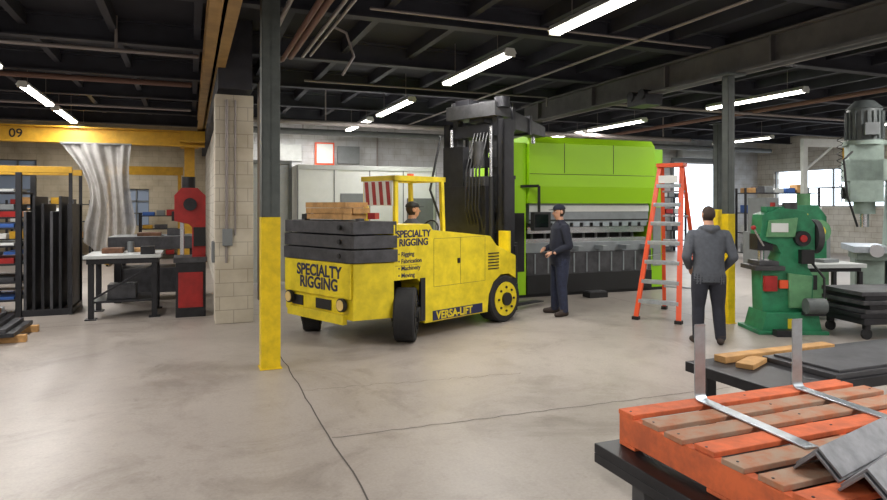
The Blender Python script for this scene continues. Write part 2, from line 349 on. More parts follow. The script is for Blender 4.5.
for x in (.70,1.22,1.74): b.bx(x,x+.004,-.004,0,.66,1.30,CRK)
b.bx(1.16,1.2,-.02,0,.95,1.02,BLK); b.bx(.02,.40,-.004,0,.98,.984,CRK)
b.bx(.78,1.2,.5,1.0,.72,.90,BLK); b.box((.80,.75,1.15),(.08,.44,.5),BLK,ry=-8)
b.bar((1.41,.75,1.2),(1.36,.75,1.36),.04,.04,BLK)
pts=[(1.36+.05*math.sin(t),.75+.17*math.cos(t),1.38+.14*math.sin(t)) for t in [i*2*math.pi/18 for i in range(19)]]
b.tube(pts,.014,BLK,8)
for (x,y) in ((.44,.47),(.44,1.1),(1.32,.44),(1.32,1.1)):
    b.bar((x,y,1.36),(x+(.0 if x<1 else -.03),y,2.1),.055,.055,YEL)
b.bx(.38,1.36,.42,.50,2.08,2.15,YEL); b.bx(.38,1.36,1.06,1.14,2.08,2.15,YEL); b.bx(.38,.46,.42,1.14,2.08,2.15,YEL); b.bx(1.26,1.36,.42,1.14,2.08,2.15,YEL)
for i in range(6): b.bx(.5+i*.13,.54+i*.13,.47,1.1,2.09,2.13,YEL)
b.bx(.385,.41,.48,1.08,1.74,2.08,WHT)
for i in range(4):
    y=.50+i*.15; b.prism([(y,1.75),(y+.07,1.75),(y+.11,2.07),(y+.04,2.07)],'x',.378,.386,RED)
b.cyl((1.0,.78,2.13),(1.0,.78,2.2),.05,ORG)
def wheel(c,ax,r,w,hub,front=1):
    c=Vector(c);ax=Vector(ax).normalized()
    b.cyl(c-ax*w*.42,c+ax*w*.42,r,RUB,40)
    b.cyl(c-ax*w*.5,c-ax*w*.42,r*.95,RUB,40,r); b.cyl(c+ax*w*.42,c+ax*w*.5,r,RUB,40,r*.95)
    for sgn in (-1,1):
        b.cyl(c+ax*w*.5*sgn,c+ax*(w*.5+.012)*sgn,r*.72,hub,32); b.cyl(c+ax*(w*.5)*sgn,c+ax*(w*.5+.05)*sgn,r*.28,BLK if hub==YEL else hub,20)
        q=ax.to_track_quat('Z','Y').to_matrix()
        for i in range(8):
            t=i*math.pi/4; p=c+ax*(w*.5)*sgn+q@Vector((r*.5*math.cos(t),r*.5*math.sin(t),0)); b.cyl(p,p+ax*.03*sgn,.018,MAST,8)
wheel((.26,.06,.345),(.66,-.75,0),.345,.26,BLK)
wheel((-.16,1.55,.30),(.80,-.6,0),.30,.24,BLK)
wheel((2.2,.14,.35),(0,1,0),.35,.3,YEL); wheel((2.2,1.7,.35),(0,1,0),.35,.3,YEL)
b.cyl((2.2,.2,.35),(2.2,1.65,.35),.1,MAST); b.bx(1.85,2.42,.42,1.3,.3,.72,MAST)
for y in (.34,1.5):
    b.bx(2.5,2.76,y-.07,y-.035,.12,3.1,MAST); b.bx(2.5,2.76,y+.035,y+.07,.12,3.1,MAST); b.bx(2.5,2.54,y-.07,y+.07,.12,3.1,MAST)
for y in (.50,1.36):
    b.bx(2.56,2.70,y-.05,y+.05,.2,3.3,MAST2)
    b.cyl((2.47,y+.0,.3),(2.47,y,2.2),.055,BLK,16); b.cyl((2.47,y,2.2),(2.47,y,3.0),.03,CHR,14)
for z,h in ((.3,.22),(1.15,.16),(1.62,.12),(2.35,.16),(2.85,.2)): b.bx(2.52,2.60,.34,1.52,z,z+h,MAST)
b.bx(2.44,2.84,.40,1.46,3.16,3.38,MAST2); b.cyl((2.62,.40,3.3),(2.62,.40,3.46),.12,MAST); b.cyl((2.62,1.38,3.3),(2.62,1.38,3.46),.09,MAST2); b.bx(2.5,2.75,1.0,1.3,3.38,3.48,MAST)
b.cyl((2.55,.72,2.95),(2.7,.72,2.95),.12,MAST); b.cyl((2.55,1.14,2.95),(2.7,1.14,2.95),.12,MAST)
for y in (.72,1.14): b.bx(2.6,2.63,y-.03,y+.03,.6,3.0,BLK)
b.bx(2.33,2.52,.5,1.38,.9,2.05,MAST)
b.bx(2.36,2.50,1.0,1.45,1.6,2.7,MAST); b.bx(2.3,2.36,.6,.9,1.3,1.9,BLK); b.cyl((2.36,.66,2.35),(2.36,.66,2.75),.09,MAST2); b.bx(2.3,2.5,.5,.9,2.05,2.2,MAST2)
for i in range(5):
    y=.55+.07*i; b.tube([(2.4,y,1.2),(2.2,y-.02,1.7),(2.25,y,2.3),(2.5,y+.05,2.9),(2.6,y+.1,2.6)],.014,BLK,8)
b.tube([(2.45,1.5,1.3),(2.2,1.6,2.0),(2.4,1.55,2.9)],.02,BLK,8)
b.prism([(2.6,3.10),(3.0,3.08),(4.3,2.98),(4.3,3.16),(3.3,3.38),(2.6,3.42)],'y',.76,1.08,MAST2)
b.bx(2.85,2.97,.68,1.16,2.85,3.48,MAST); b.cyl((4.15,.92,3.0),(4.15,.92,2.86),.035,CHR,12); b.bx(3.3,3.38,.72,1.12,3.0,3.42,MAST); b.bx(3.8,3.86,.73,1.11,2.98,3.32,MAST)
b.bx(2.76,2.84,.25,1.65,.35,.5,MAST); b.bx(2.76,2.84,.25,1.65,.95,1.1,MAST)
for i in range(5): b.bx(2.78,2.82,.3+i*.32,.34+i*.32,.5,2.2,MAST)
b.bx(2.78,2.82,.28,1.62,2.16,2.22,MAST)
for y in (.40,.62,1.35):
    b.bx(2.84,2.92,y-.08,y+.08,.06,1.15,MAST)
b.prism([(2.84,.06),(3.95,.06),(3.95,.075),(2.92,.14),(2.84,.14)],'y',.54,.70,MAST); b.prism([(2.84,.06),(3.95,.06),(3.95,.075),(2.92,.14),(2.84,.14)],'y',1.27,1.43,MAST)
b.bx(2.44,2.49,.12,.32,.7,1.35,YEL)
fk=b.build('forklift',at(-.62,8.0),24.0,bevel=.008)
RZm=Matrix.Rotation(-math.pi/2,4,'Z')
T=Matrix.Translation
text('lettering_rear_1','SPECIALTY',.205,NAVY,fk,T((-.537,.86,.84))@RZm@RX,bold=.006,align='CENTER')
text('lettering_rear_2','RIGGING',.205,NAVY,fk,T((-.537,.86,.68))@RZm@RX,bold=.006,align='CENTER')
text('lettering_side_1','SPECIALTY',.125,NAVY,fk,T((.34,-.002,1.34))@RX,bold=.004,align='CENTER')
text('lettering_side_2','RIGGING',.125,NAVY,fk,T((.34,-.002,1.23))@RX,bold=.004,align='CENTER')
for i,s in enumerate(('Rigging','Fabrication','Machinery','Moving')):
    text('lettering_list_%d'%i,'• '+s,.08,NAVY,fk,T((.07,-.002,1.10-.09*i))@RX,bold=.001)
text('lettering_bottom','VERSA-LIFT',.145,YEL,fk,T((.74,-.010,.23))@RX,bold=.004)
# ------------------------------------------------------------------ press brake
b=MB()
b.bx(.0,.40,-.12,.5,.06,2.92,LIME); b.bx(.12,.36,-.14,-.12,.5,1.6,BLK)
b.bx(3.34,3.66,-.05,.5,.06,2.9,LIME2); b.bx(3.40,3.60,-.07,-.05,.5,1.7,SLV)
b.bx(.0,.12,.5,1.35,.06,2.8,LIME); b.bx(3.54,3.66,.5,1.35,.06,2.8,LIME)
b.prism([(-.16,1.78),(-.22,2.1),(-.22,2.92),(-.12,3.05),(.6,3.05),(.6,1.78)],'x',.42,3.32,LIME)
b.bx(1.176,1.188,-.224,-.2,2.36,2.93,BLK); b.bx(2.3,2.312,-.224,-.2,2.36,2.93,BLK)
b.bx(.43,3.31,-.223,-.2,2.33,2.34,BLK)
b.bx(.5,3.28,-.06,.3,1.40,1.80,SLV); b.bx(.5,3.28,-.08,-.06,1.62,1.74,WHT); b.bx(.5,3.28,-.065,-.06,1.44,1.47,BLK); b.bx(.5,3.28,.0,.12,1.32,1.42,STL); b.bx(.52,3.26,.04,.07,1.20,1.32,CHR)
for i in range(12): b.bx(.55+i*.23,.70+i*.23,-.075,-.06,1.33,1.42,GALV)
b.bx(.44,3.34,.02,.10,1.02,1.10,CHR); b.bx(.44,3.34,-.04,.2,.84,1.02,SLV)
b.bx(.44,3.34,-.08,.16,.42,.84,STL); b.bx(.44,3.34,-.10,.16,.06,.42,BLK); b.bx(.44,3.34,.3,1.2,.06,.7,BLK)
for i in range(9): b.bx(.75+i*.3,.79+i*.3,.30,.34,.7,1.5,LGR)
for i in range(10): b.bx(.6+i*.29,.63+i*.29,-.095,-.08,.44,.82,SLV)
b.bx(.44,3.34,.5,.56,.7,1.8,MAST2); b.bx(.5,3.3,.4,.46,.98,1.04,LGR); b.bx(.5,3.3,.4,.46,1.2,1.24,LGR)
for i in range(5): b.bx(.9+i*.55,1.02+i*.55,-.3,.0,.88,.96,SLV)
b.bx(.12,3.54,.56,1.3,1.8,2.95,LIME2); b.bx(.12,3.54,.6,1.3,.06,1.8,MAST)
b.bar((.3,-.12,2.1),(.47,-.47,2.1),.05,.05,BLK); b.bx(.46,.50,-.49,-.45,1.6,2.1,BLK)
b.box((.5,-.5,1.45),(.42,.1,.34),BLK,rz=15); b.box((.49,-.555,1.46),(.34,.01,.24),GLS,rz=15)
b.bx(1.5,1.9,-.6,-.35,.0,.1,BLK); b.bx(1.52,1.88,-.58,-.4,.1,.12,STL)
b.bx(.0,3.66,-.05,1.3,.0,.06,BLK)
b.build('press_brake',(5.47,10.74,0),0,bevel=.01)
# ------------------------------------------------------------------ ladder
b=MB(); H=2.36; ay=.66
for sx in (-1,1):
    b.bar((sx*.32,0,0.03),(sx*.17,ay,H),.075,.03,ORG); b.bar((sx*.29,1.25,0.03),(sx*.16,ay+.08,H),.06,.025,ORG)
    b.bx(sx*.32-.05,sx*.32+.05,-.05,.05,0,.05,BLK); b.bx(sx*.29-.04,sx*.29+.04,1.2,1.3,0,.05,BLK)
    b.bar((sx*.26,.25,.95),(sx*.255,1.04,.95),.02,.008,GALV)
for i in range(1,8):
    t=i/8; z=H*t; hw=.32-.15*t; b.box((0,ay*t+.01,z),(2*hw,.09,.03),GALV); b.box((0,ay*t-.035,z-.02),(2*hw,.008,.05),GALV)
for i in range(1,6):
    t=i/6; z=H*t; hw=.29-.13*t; b.box((0,1.25+(ay+.08-1.25)*t,z),(2*hw,.03,.03),GALV)
b.box((0,ay+.04,H+.02),(.42,.22,.06),ORG); b.box((0,ay*.87-.045,H*.87+.1),(.3,.012,.12),WHT)
b.build('step_ladder',at(3.2,9.6),-58.5,bevel=.003)
# ------------------------------------------------------------------ people
def hand_geo(w,d,n,side):
    """w wrist, d direction to fingertips, n palm normal"""
    w=Vector(w);d=Vector(d).normalized();n=Vector(n);n=(n-d*n.dot(d)).normalized();s=d.cross(n).normalized()*side
    out=[]
    Mx=Matrix((s,d,n)).transposed().to_4x4(); Mx.translation=w+d*.05
    v,f=sph_geo((0,0,0),(.041,.055,.017),12,10); out.append(([tuple(Mx@Vector(p)) for p in v],f))
    out.append(tube_geo([w-d*.05,w+d*.02],[.028,.027],10))
    for off,L in ((.029,.068),(.010,.078),(-.010,.072),(-.028,.056)):
        p=w+d*.088+s*off; pts=[p-d*.02,p]; a=0
        for k,(fr,da) in enumerate(((.45,22),(.3,30),(.25,22))):
            a+=math.radians(da); p=p+(d*math.cos(a)+n*math.sin(a))*L*fr; pts.append(p)
        out.append(tube_geo(pts,[.0095,.0092,.0088,.008,.007],8))
    p=w+d*.025+s*.03; q1=p+(s*.75+d*.6+n*.25)*.035; q2=q1+(s*.3+d*.85+n*.4)*.032; q3=q2+(d*.9+n*.45)*.024
    out.append(tube_geo([p,q1,q2,q3],[.013,.011,.010,.008],8))
    return out
def person(name,loc,rz,P,legs,arms,hands,mats,headyaw=0,headpitch=0,cap=None,hair=True,sleeve=True,hem=-.14,belly=0,bulk=1.0,parent=None,hood=False):
    src=[]
    def loft(rings,m,n=28):
        R=[]
        for i in range(len(rings)-1):
            for k in range(5):
                t=k/5; R.append([rings[i][j]*(1-t)+rings[i+1][j]*t for j in range(5)])
        R.append(rings[-1]); vs=[];fs=[]
        for (cx,cy,cz,rx,ry) in R:
            for i in range(n):
                t=2*math.pi*i/n; c,s_=math.cos(t),math.sin(t)
                vs.append((cx+rx*math.copysign(abs(c)**.85,c),cy+ry*math.copysign(abs(s_)**.85,s_),cz))
        K=len(R)
        for k in range(K-1):
            for i in range(n): fs.append((k*n+i,k*n+(i+1)%n,(k+1)*n+(i+1)%n,(k+1)*n+i))
        fs.append(tuple(range(n-1,-1,-1))); fs.append(tuple(range((K-1)*n,K*n))); src.append((vs,fs,m))
    def limb(pts,rad,m,n=16):
        P2=[];R2=[]
        for i in range(len(pts)-1):
            a=Vector(pts[i]);c=Vector(pts[i+1])
            for k in range(6):
                t=k/6; P2.append(a.lerp(c,t)); R2.append(rad[i]*(1-t)+rad[i+1]*t)
        P2.append(Vector(pts[-1])); R2.append(rad[-1]); v,f=tube_geo(P2,R2,n); src.append((v,f,m))
    top,bot,shoe,skin=mats['top'],mats['bottom'],mats['shoe'],SKIN
    bl=belly; k_=bulk
    loft([(0,0,P+hem,.165*k_,.118*k_),(0,0,P-.02,.172*k_,.124*k_+bl*.5),(0,bl*.3,P+.10,.162*k_,.122*k_+bl),(0,bl*.3,P+.2,.164*k_,.124*k_+bl),(0,0,P+.33,.180*k_,.126*k_),(0,-.005,P+.44,.190*k_,.116*k_),(0,-.01,P+.50,.160*k_,.095*k_),(0,-.005,P+.54,.10,.075),(0,0,P+.57,.062,.062)],top)
    limb([(0,0,P+.5),(0,.012,P+.62)],[.064,.058],skin)
    if hood: limb([(-.10,.03,P+.535),(-.085,-.075,P+.54),(0,-.115,P+.52),(.085,-.075,P+.54),(.10,.03,P+.535)],[.022,.036,.048,.036,.022],top)
    for s,(hip,knee,ank,toe) in zip((-1,1),legs):
        hv,kv,av,tv=map(Vector,(hip,knee,ank,toe))
        limb([hv,hv.lerp(kv,.5),kv,kv.lerp(av,.35),av],[.100*k_,.090*k_,.070*k_,.068*k_,.058*k_],bot)
        d=(tv-av); d.z=0; d.normalize(); g=av.z-.085
        limb([Vector((av.x,av.y,g+.085)),Vector((av.x,av.y,g+.06))],[.05,.05],shoe)
        a0=av-d*.05; 
        limb([Vector((a0.x,a0.y,g+.045)),Vector((av.x,av.y,g+.05))+d*.06,Vector((av.x,av.y,g+.038))+d*.17],[.043,.05,.037],shoe)
    loft([(0,0,P-.17,.10*k_,.09*k_),(0,0,P-.10,.150*k_,.108*k_),(0,0,P,.155*k_,.112*k_)],bot)
    for s,(sh,el,wr) in zip((-1,1),arms):
        sv,ev,wv=map(Vector,(sh,el,wr))
        limb([Vector((sv.x*.55,sv.y,sv.z-.0)),sv,sv.lerp(ev,.5),ev],[.055*k_,.066*k_,.060*k_,.052*k_],top)
        if sleeve: limb([ev,ev.lerp(wv,.4),wv],[.052*k_,.048*k_,.036*k_],top)
        else: limb([ev,ev.lerp(wv,.35),wv],[.043,.042,.028],skin)
    hc=Vector((0,.018,P+.70))
    HM=Matrix.Translation((0,0,P+.60))@Matrix.Rotation(math.radians(headyaw),4,'Z')@Matrix.Rotation(math.radians(headpitch),4,'X')@Matrix.Translation((0,0,-(P+.60)))
    hs=[]
    hs.append(sph_geo(hc+Vector((0,-.012,.018)),(.078,.096,.098),20,16))
    hs.append(sph_geo(hc+Vector((0,.022,-.045)),(.058,.066,.072),16,12))
    hs.append(tube_geo([hc+Vector((0,.082,.012)),hc+Vector((0,.104,-.022))],[.010,.016],8))
    for sx in(-1,1):
        hs.append(sph_geo(hc+Vector((sx*.080,-.012,-.005)),(.012,.022,.034),8,8))
    for v,f in hs: src.append(([tuple(HM@Vector(p)) for p in v],f,skin))
    vs=[];fs=[];kd=kdtree.KDTree(sum(len(s_[0]) for s_ in src)); labels=[]
    for v,f,m in src:
        o=len(vs); vs+= [tuple(p) for p in v]; fs+=[tuple(i+o for i in q) for q in f]
        for p in v: kd.insert(p,len(labels)); labels.append(m)
    kd.balance()
    me=bpy.data.meshes.new('tmp'); me.from_pydata(vs,[],fs)
    bm=bmesh.new(); bm.from_mesh(me); bmesh.ops.recalc_face_normals(bm,faces=bm.faces); bm.to_mesh(me); bm.free()
    ob=bpy.data.objects.new('tmp',me); bpy.context.scene.collection.objects.link(ob)
    r=ob.modifiers.new('r','REMESH'); r.mode='VOXEL'; r.voxel_size=.010
    sm=ob.modifiers.new('s','SMOOTH'); sm.factor=.5; sm.iterations=3
    dg=bpy.context.evaluated_depsgraph_get(); ev=ob.evaluated_get(dg).to_mesh()
    V=[tuple(v.co) for v in ev.vertices]; F=[tuple(p.vertices) for p in ev.polygons]
    B=MB(); groups={}
    HI=HM.inverted()
    for q in F:
        c=Vector((0,0,0))
        for i in q: c+=Vector(V[i])
        c/=len(q); m=labels[kd.find(c)[1]]
        if m==skin and hair:
            l=HI@c-hc
            ear=abs(l.x)>.079 and l.z<.03
            if l.z<.2 and ((l.z>.055) or (l.y<.012 and l.z>-.072 and not ear)): m=mats['hair']
        B.mi(m); groups.setdefault(m,[]).append(q)
    B.v+=V
    for m,qs in groups.items():
        k=B.mi(m)
        for q in qs: B.f.append(tuple(q)); B.m.append(k); B.s.append(True)
    ob.evaluated_get(dg).to_mesh_clear(); bpy.data.objects.remove(ob)
    for s,(w,d,n) in zip((-1,1),hands):
        for v,f in hand_geo(w,d,n,-s): B.add(v,f,SKIN,True)
    for sx in (-1,1):
        B.sph(hc+Vector((sx*.031,.074,.014)),(.012,.010,.008),EYE,8,6,HM); B.sph(hc+Vector((sx*.031,.083,.014)),(.005,.004,.005),BLK,8,6,HM)
        B.sph(hc+Vector((sx*.031,.082,.034)),(.017,.006,.004),mats['hair'],8,6,HM)
    B.sph(hc+Vector((0,.084,-.056)),(.022,.006,.006),LIP,8,6,HM)
    if cap:
        cv,cf=sph_geo((0,0,0),(.088,.106,.080),20,12)
        keep=[p if p[2]>-.008 else (p[0],p[1],-.008) for p in cv]
        B.add([hc+Vector(p)+Vector((0,-.010,.045)) for p in keep],cf,cap,True,HM)
        vis=[];n=10
        for i in range(n+1):
            t=math.pi*i/n; vis.append((math.cos(t)*.074,.07+math.sin(t)*.095))
        pv=[(p[0]+hc.x,p[1]+hc.y,z) for z in (hc.z+.040,hc.z+.047) for p in vis]; n=n+1
        B.add(pv,[(i,(i+1)%n,n+(i+1)%n,n+i) for i in range(n)]+[tuple(range(n-1,-1,-1)),tuple(range(n,2*n))],cap,M=HM)
    return B.build(name,loc,rz,parent=parent)
LG=[((-.10,0,.86),(-.125,.02,.48),(-.15,-.01,.085),(-.20,.1,.0)),((.10,0,.86),(.13,.03,.48),(.16,.03,.085),(.21,.13,0))]
AR=[((-.20,0,1.385),(-.28,-.05,1.11),(-.17,.17,1.0)),((.20,0,1.385),(.285,-.04,1.11),(.20,.18,1.04))]
HD=[((-.165,.185,1.0),(.75,.6,-.1),(0,-.7,-.7)),((.195,.195,1.045),(-.75,.55,0.05),(0,-.7,-.7))]
x,y,z=at(1.86,10.2)
person('standing_man',(x,y,0),78,.94,LG,AR,HD,dict(top=JKT,bottom=JEAN,shoe=BOOT,hair=HAIRD),headyaw=6,headpitch=-4,cap=JKT,belly=.015,bulk=1.15)
LG2=[((-.10,0,.85),(-.12,.02,.47),(-.135,-.02,.085),(-.16,.1,.0)),((.10,0,.85),(.12,.02,.47),(.14,-.01,.085),(.18,.12,0))]
AR2=[((-.20,0,1.37),(-.28,-.05,1.10),(-.20,.17,.95)),((.20,0,1.37),(.285,-.05,1.10),(.22,.17,.93))]
HD2=[((-.195,.18,.945),(.55,.6,-.5),(.5,-.5,.0)),((.215,.18,.925),(-.55,.6,-.5),(-.5,-.5,.0))]
x,y,z=at(3.34,8.06)
person('bystander_man',(x,y,0),-30,.925,LG2,AR2,HD2,dict(top=SHIRT,bottom=PANTS,shoe=BOOT,hair=HAIRD),headyaw=12,sleeve=True,belly=.02,bulk=1.12,hood=True)
LG3=[((-.09,.02,.06),(-.13,.30,.18),(-.13,.34,-.09),(-.13,.42,-.3)),((.09,.02,.06),(.13,.30,.18),(.13,.34,-.09),(.13,.42,-.3))]
P3=.10
AR3=[((-.19,0,P3+.445),(-.25,.10,P3+.22),(-.15,.30,P3+.34)),((.19,0,P3+.445),(.25,.10,P3+.22),(.15,.30,P3+.34))]
HD3=[((-.15,.30,P3+.34),(.3,.9,.1),(.3,0,-.8)),((.15,.30,P3+.34),(-.3,.9,.1),(-.3,0,-.8))]
person('seated_operator',(1.0,.75,.88),-90,P3,LG3,AR3,HD3,dict(top=SHIRT,bottom=JEAN,shoe=BOOT,hair=HAIRD),headyaw=-25,cap=BLK,hem=-.08,parent=fk)
# ------------------------------------------------------------------ right side machines
b=MB()
b.prism([(-.42,0),(.44,0),(.38,.3),(-.34,.3)],'y',-.30,.30,GRN); b.bx(-.48,.50,-.36,.36,0,.05,GRN)
body=[(-.34,.3),(.36,.3),(.38,.80),(.30,.95),(.30,1.05),(.40,1.18),(.40,1.56),(.26,1.76),(-.08,1.80),(-.34,1.70),(-.38,1.34),(-.14,1.26),(-.08,1.14),(-.14,1.0),(-.36,.94)]
b.prism(body,'y',-.17,.17,GRN); b.prism([(.02,.36),(.32,.36),(.34,.82),(.0,.86)],'y',-.22,-.17,GRN2)
b.prism([(-.30,1.38),(.10,1.38),(.14,1.66),(-.26,1.62)],'y',-.215,-.17,GRN2)
b.bx(-.48,-.06,-.26,.26,.90,.965,MAST2); b.bx(-.40,-.12,-.2,.2,.965,1.03,STL); b.bx(-.40,-.18,-.14,.14,1.18,1.42,MAST); b.cyl((-.29,0,1.03),(-.29,0,1.2),.045,CHR)
b.bx(-.34,-.16,-.24,-.17,.60,.82,RED); b.bx(-.12,.0,-.22,-.17,.64,.76,ORG); b.cyl((.2,-.24,1.36),(.2,-.17,1.36),.11,MAST,24); b.cyl((.2,-.26,1.36),(.2,-.24,1.36),.05,RED)
b.bx(.16,.34,-.28,-.17,1.0,1.2,BLK); b.cyl((.42,0,1.38),(.50,0,1.38),.25,MAST2,36); b.cyl((.40,0,1.38),(.56,0,1.38),.07,CHR,18)
b.cyl((.1,-.05,1.78),(.1,-.05,1.88),.10,MAST2); b.bx(-.25,.0,-.1,.1,1.74,1.82,GRN); b.cyl((-.12,0,1.82),(-.12,0,1.88),.035,RED)
b.cyl((.14,-.42,.42),(.40,-.42,.42),.11,MOTG,24); b.bx(.14,.42,-.42,-.30,.28,.34,MAST)
b.tube([(.35,-.2,1.0),(.46,-.3,.8),(.44,-.34,.5),(.3,-.36,.45)],.018,BLK); b.bar((-.34,-.2,1.25),(-.52,-.3,1.5),.022,.022,CHR); b.sph((-.53,-.305,1.52),(.035,.035,.035),RED)
b.bx(-.3,-.02,-.52,-.38,0,.09,MAST); b.bx(-.24,.0,-.225,-.215,1.45,1.58,WHT); b.bx(-.05,.12,-.31,-.30,.08,.22,YEL)
o=b.build('ironworker',at(4.72,8.95),-24,bevel=.010); o.scale=(.95,.95,.95)
b=MB()
b.bx(-.3,.3,-.25,.25,0,.7,GRN2); b.prism([(-.3,.7),(.3,.7),(.3,1.55),(.15,1.75),(-.25,1.75),(-.35,1.5),(-.3,1.3),(.0,1.2),(.0,1.05),(-.3,.95)],'y',-.18,.18,GRN)
b.cyl((.12,-.28,1.3),(.12,-.18,1.3),.2,GRN2,28); b.cyl((.12,-.3,1.3),(.12,-.28,1.3),.1,YEL); b.bx(-.25,-.02,-.2,-.18,1.42,1.6,YEL); b.cyl((0,0,1.75),(0,0,1.95),.11,GRN2)
b.bx(-.4,.1,-.25,.25,.92,.97,MAST); b.bx(-.2,.1,-.26,-.25,.3,.55,BLK)
b.build('notching_machine',at(6.30,11.2),-24,bevel=.012)
# mill
b=MB()
b.bx(-.45,.5,-.5,.5,0,.18,SAGE); b.prism([(-.18,.18),(.42,.18),(.40,2.2),(-.10,2.2)],'y',-.28,.28,SAGE)
b.bx(-.62,-.2,-.22,.22,.3,.85,SAGE); b.bx(-.70,-.15,-.6,.6,.98,1.08,GALV); b.bx(-.62,-.2,-.4,.4,.85,.98,SAGE)
b.bx(-.75,.45,-.26,.26,2.15,2.5,SAGE); b.cyl((-.45,0,1.6),(-.45,0,2.15),.16,SAGE); b.cyl((-.45,0,1.38),(-.45,0,1.6),.07,CHR); b.bx(-.70,-.22,-.26,.26,1.8,2.75,SAGE)
b.cyl((-.45,0,2.75),(-.45,0,2.82),.32,SAGE,28); b.cyl((-.45,0,2.82),(-.45,0,3.36),.26,MOTG,28); b.cyl((-.45,0,3.36),(-.45,0,3.50),.28,MOTG,28,.14)
for i in range(20):
    t=i*math.pi/10; b.box((-.45+.27*math.cos(t),.27*math.sin(t),3.08),(.04,.014,.46),MOTG,rz=math.degrees(t))
b.bx(-.5,-.3,-.36,-.24,2.9,3.1,GRY)
b.cyl((.1,0,2.5),(.1,0,3.1),.16,SAGE); b.cyl((.1,0,3.1),(.1,0,3.2),.17,GRY)
b.cyl((-.70,0,1.95),(-.78,0,1.95),.1,BLK); 
for i in range(3):
    t=i*2*math.pi/3; b.bar((-.76,0,1.95),(-.80,.18*math.cos(t),1.95+.18*math.sin(t)),.015,.015,CHR)
b.cyl((-.4,-.62,1.02),(-.4,-.7,1.02),.1,CHR); b.tube([(-.6,-.2,2.7),(-.8,-.35,2.5),(-.75,-.35,1.9),(-.6,-.3,1.4)],.018,BLK)
hx=[(-.82+.045*math.cos(t*1.2),-.10+.045*math.sin(t*1.2),2.9-.022*t) for t in range(40)]
b.tube(hx,.008,BLK,6); b.bx(.0,.3,-.3,-.28,1.3,1.7,GRY)
b.build('milling_machine',at(7.5,10.6),-45,bevel=.012)
b=MB(); b.bx(-.60,.60,-.35,.35,.80,.86,LGR); b.bx(-.55,.55,-.3,.3,.74,.80,MAST)
for sx in(-1,1):
    for sy in(-1,1): b.bx(sx*.54-.03,sx*.54+.03,sy*.28-.03,sy*.28+.03,0,.74,MAST)
b.bx(-.54,.54,-.28,.28,.2,.23,MAST); b.box((.2,0,.885),(.3,.2,.05),GRY,rz=12); b.build('work_table',at(5.76,9.95),-16,bevel=.004)
b=MB(); b.bx(-.62,.75,-.4,.4,.2,.28,MAST)
for i in range(6): b.box((.05+.02*((i*37)%5-2),.015*((i*17)%3-1),.309+i*.057),(1.30-.03*(i%3),.76,.054),STL if i%2 else MAST,rz=((i*29)%5-2)*.7)
for sx in(-.52,.62):
    for sy in(-.32,.32):
        b.bx(sx-.04,sx+.04,sy-.03,sy+.03,.13,.2,MAST); b.cyl((sx,sy-.02,.07),(sx,sy+.02,.07),.07,RUB,18)
b.build('steel_plate_cart',at(5.98,8.72),-14,bevel=.004)
b=MB()
b.bx(2.8,5.0,2.42,3.08,.74,.80,MAST)
for x in(2.9,3.9,4.9):
    for y in(2.5,3.0): b.bx(x-.035,x+.035,y-.035,y+.035,0,.74,MAST)
b.bx(2.86,4.94,2.46,2.54,.3,.36,MAST); b.bx(2.86,4.94,2.96,3.04,.3,.36,MAST)
b.build('steel_bench',bevel=.004)
b=MB(); b.bx(3.25,4.95,2.44,2.92,.80,.83,STL); b.bx(3.3,4.9,2.46,2.88,.83,.845,STL); b.build('sheet_metal_stack',bevel=.003)
b=MB(); b.box((3.45,2.99,.82),(.95,.09,.04),WOOD,rz=1); b.box((3.1,2.86,.815),(.25,.1,.03),WOOD,rz=25); b.build('lumber_board',bevel=.004)
b=MB(); b.bx(1.58,3.15,1.0,2.27,.71,.75,MAST); b.bx(1.58,3.15,2.24,2.27,.67,.71,MAST); b.bx(1.58,1.61,1.0,2.27,.67,.71,MAST)
for x in(1.75,3.05):
    for y in(1.1,2.15): b.bx(x-.04,x+.04,y-.04,y+.04,0,.71,MAST2)
b.bx(1.7,3.1,2.12,2.17,.25,.3,MAST); b.build('steel_work_table',bevel=.004)
b=MB()
px0,px1,py0,py1=1.67,2.95,1.15,2.22
for x in(px0+.02,(px0+px1)/2,px1-.02): b.bx(x-.02,x+.02,py0,py1,.768,.878,PORG)
for y in(py0+.05,(py0+py1)/2,py1-.05): b.bx(px0,px1,y-.05,y+.05,.752,.768,PORG)
n=8; cols=[PWORN,PORG,PWORN,PWORN,PORG,PWORN,PWORN,PORG]
for i in range(n):
    y=py0+.05+(py1-py0-.10)*i/(n-1); w=.096
    b.box(((px0+px1)/2+random.uniform(-.012,.012),y,.888),(px1-px0+random.uniform(-.01,.02),w,.02),cols[i],rz=random.uniform(-.6,.6))
    for x in(px0+.02,(px0+px1)/2,px1-.02): b.cyl((x,y,.898),(x,y,.8995),.005,MAST,8)
b.build('wooden_pallet',bevel=.003)
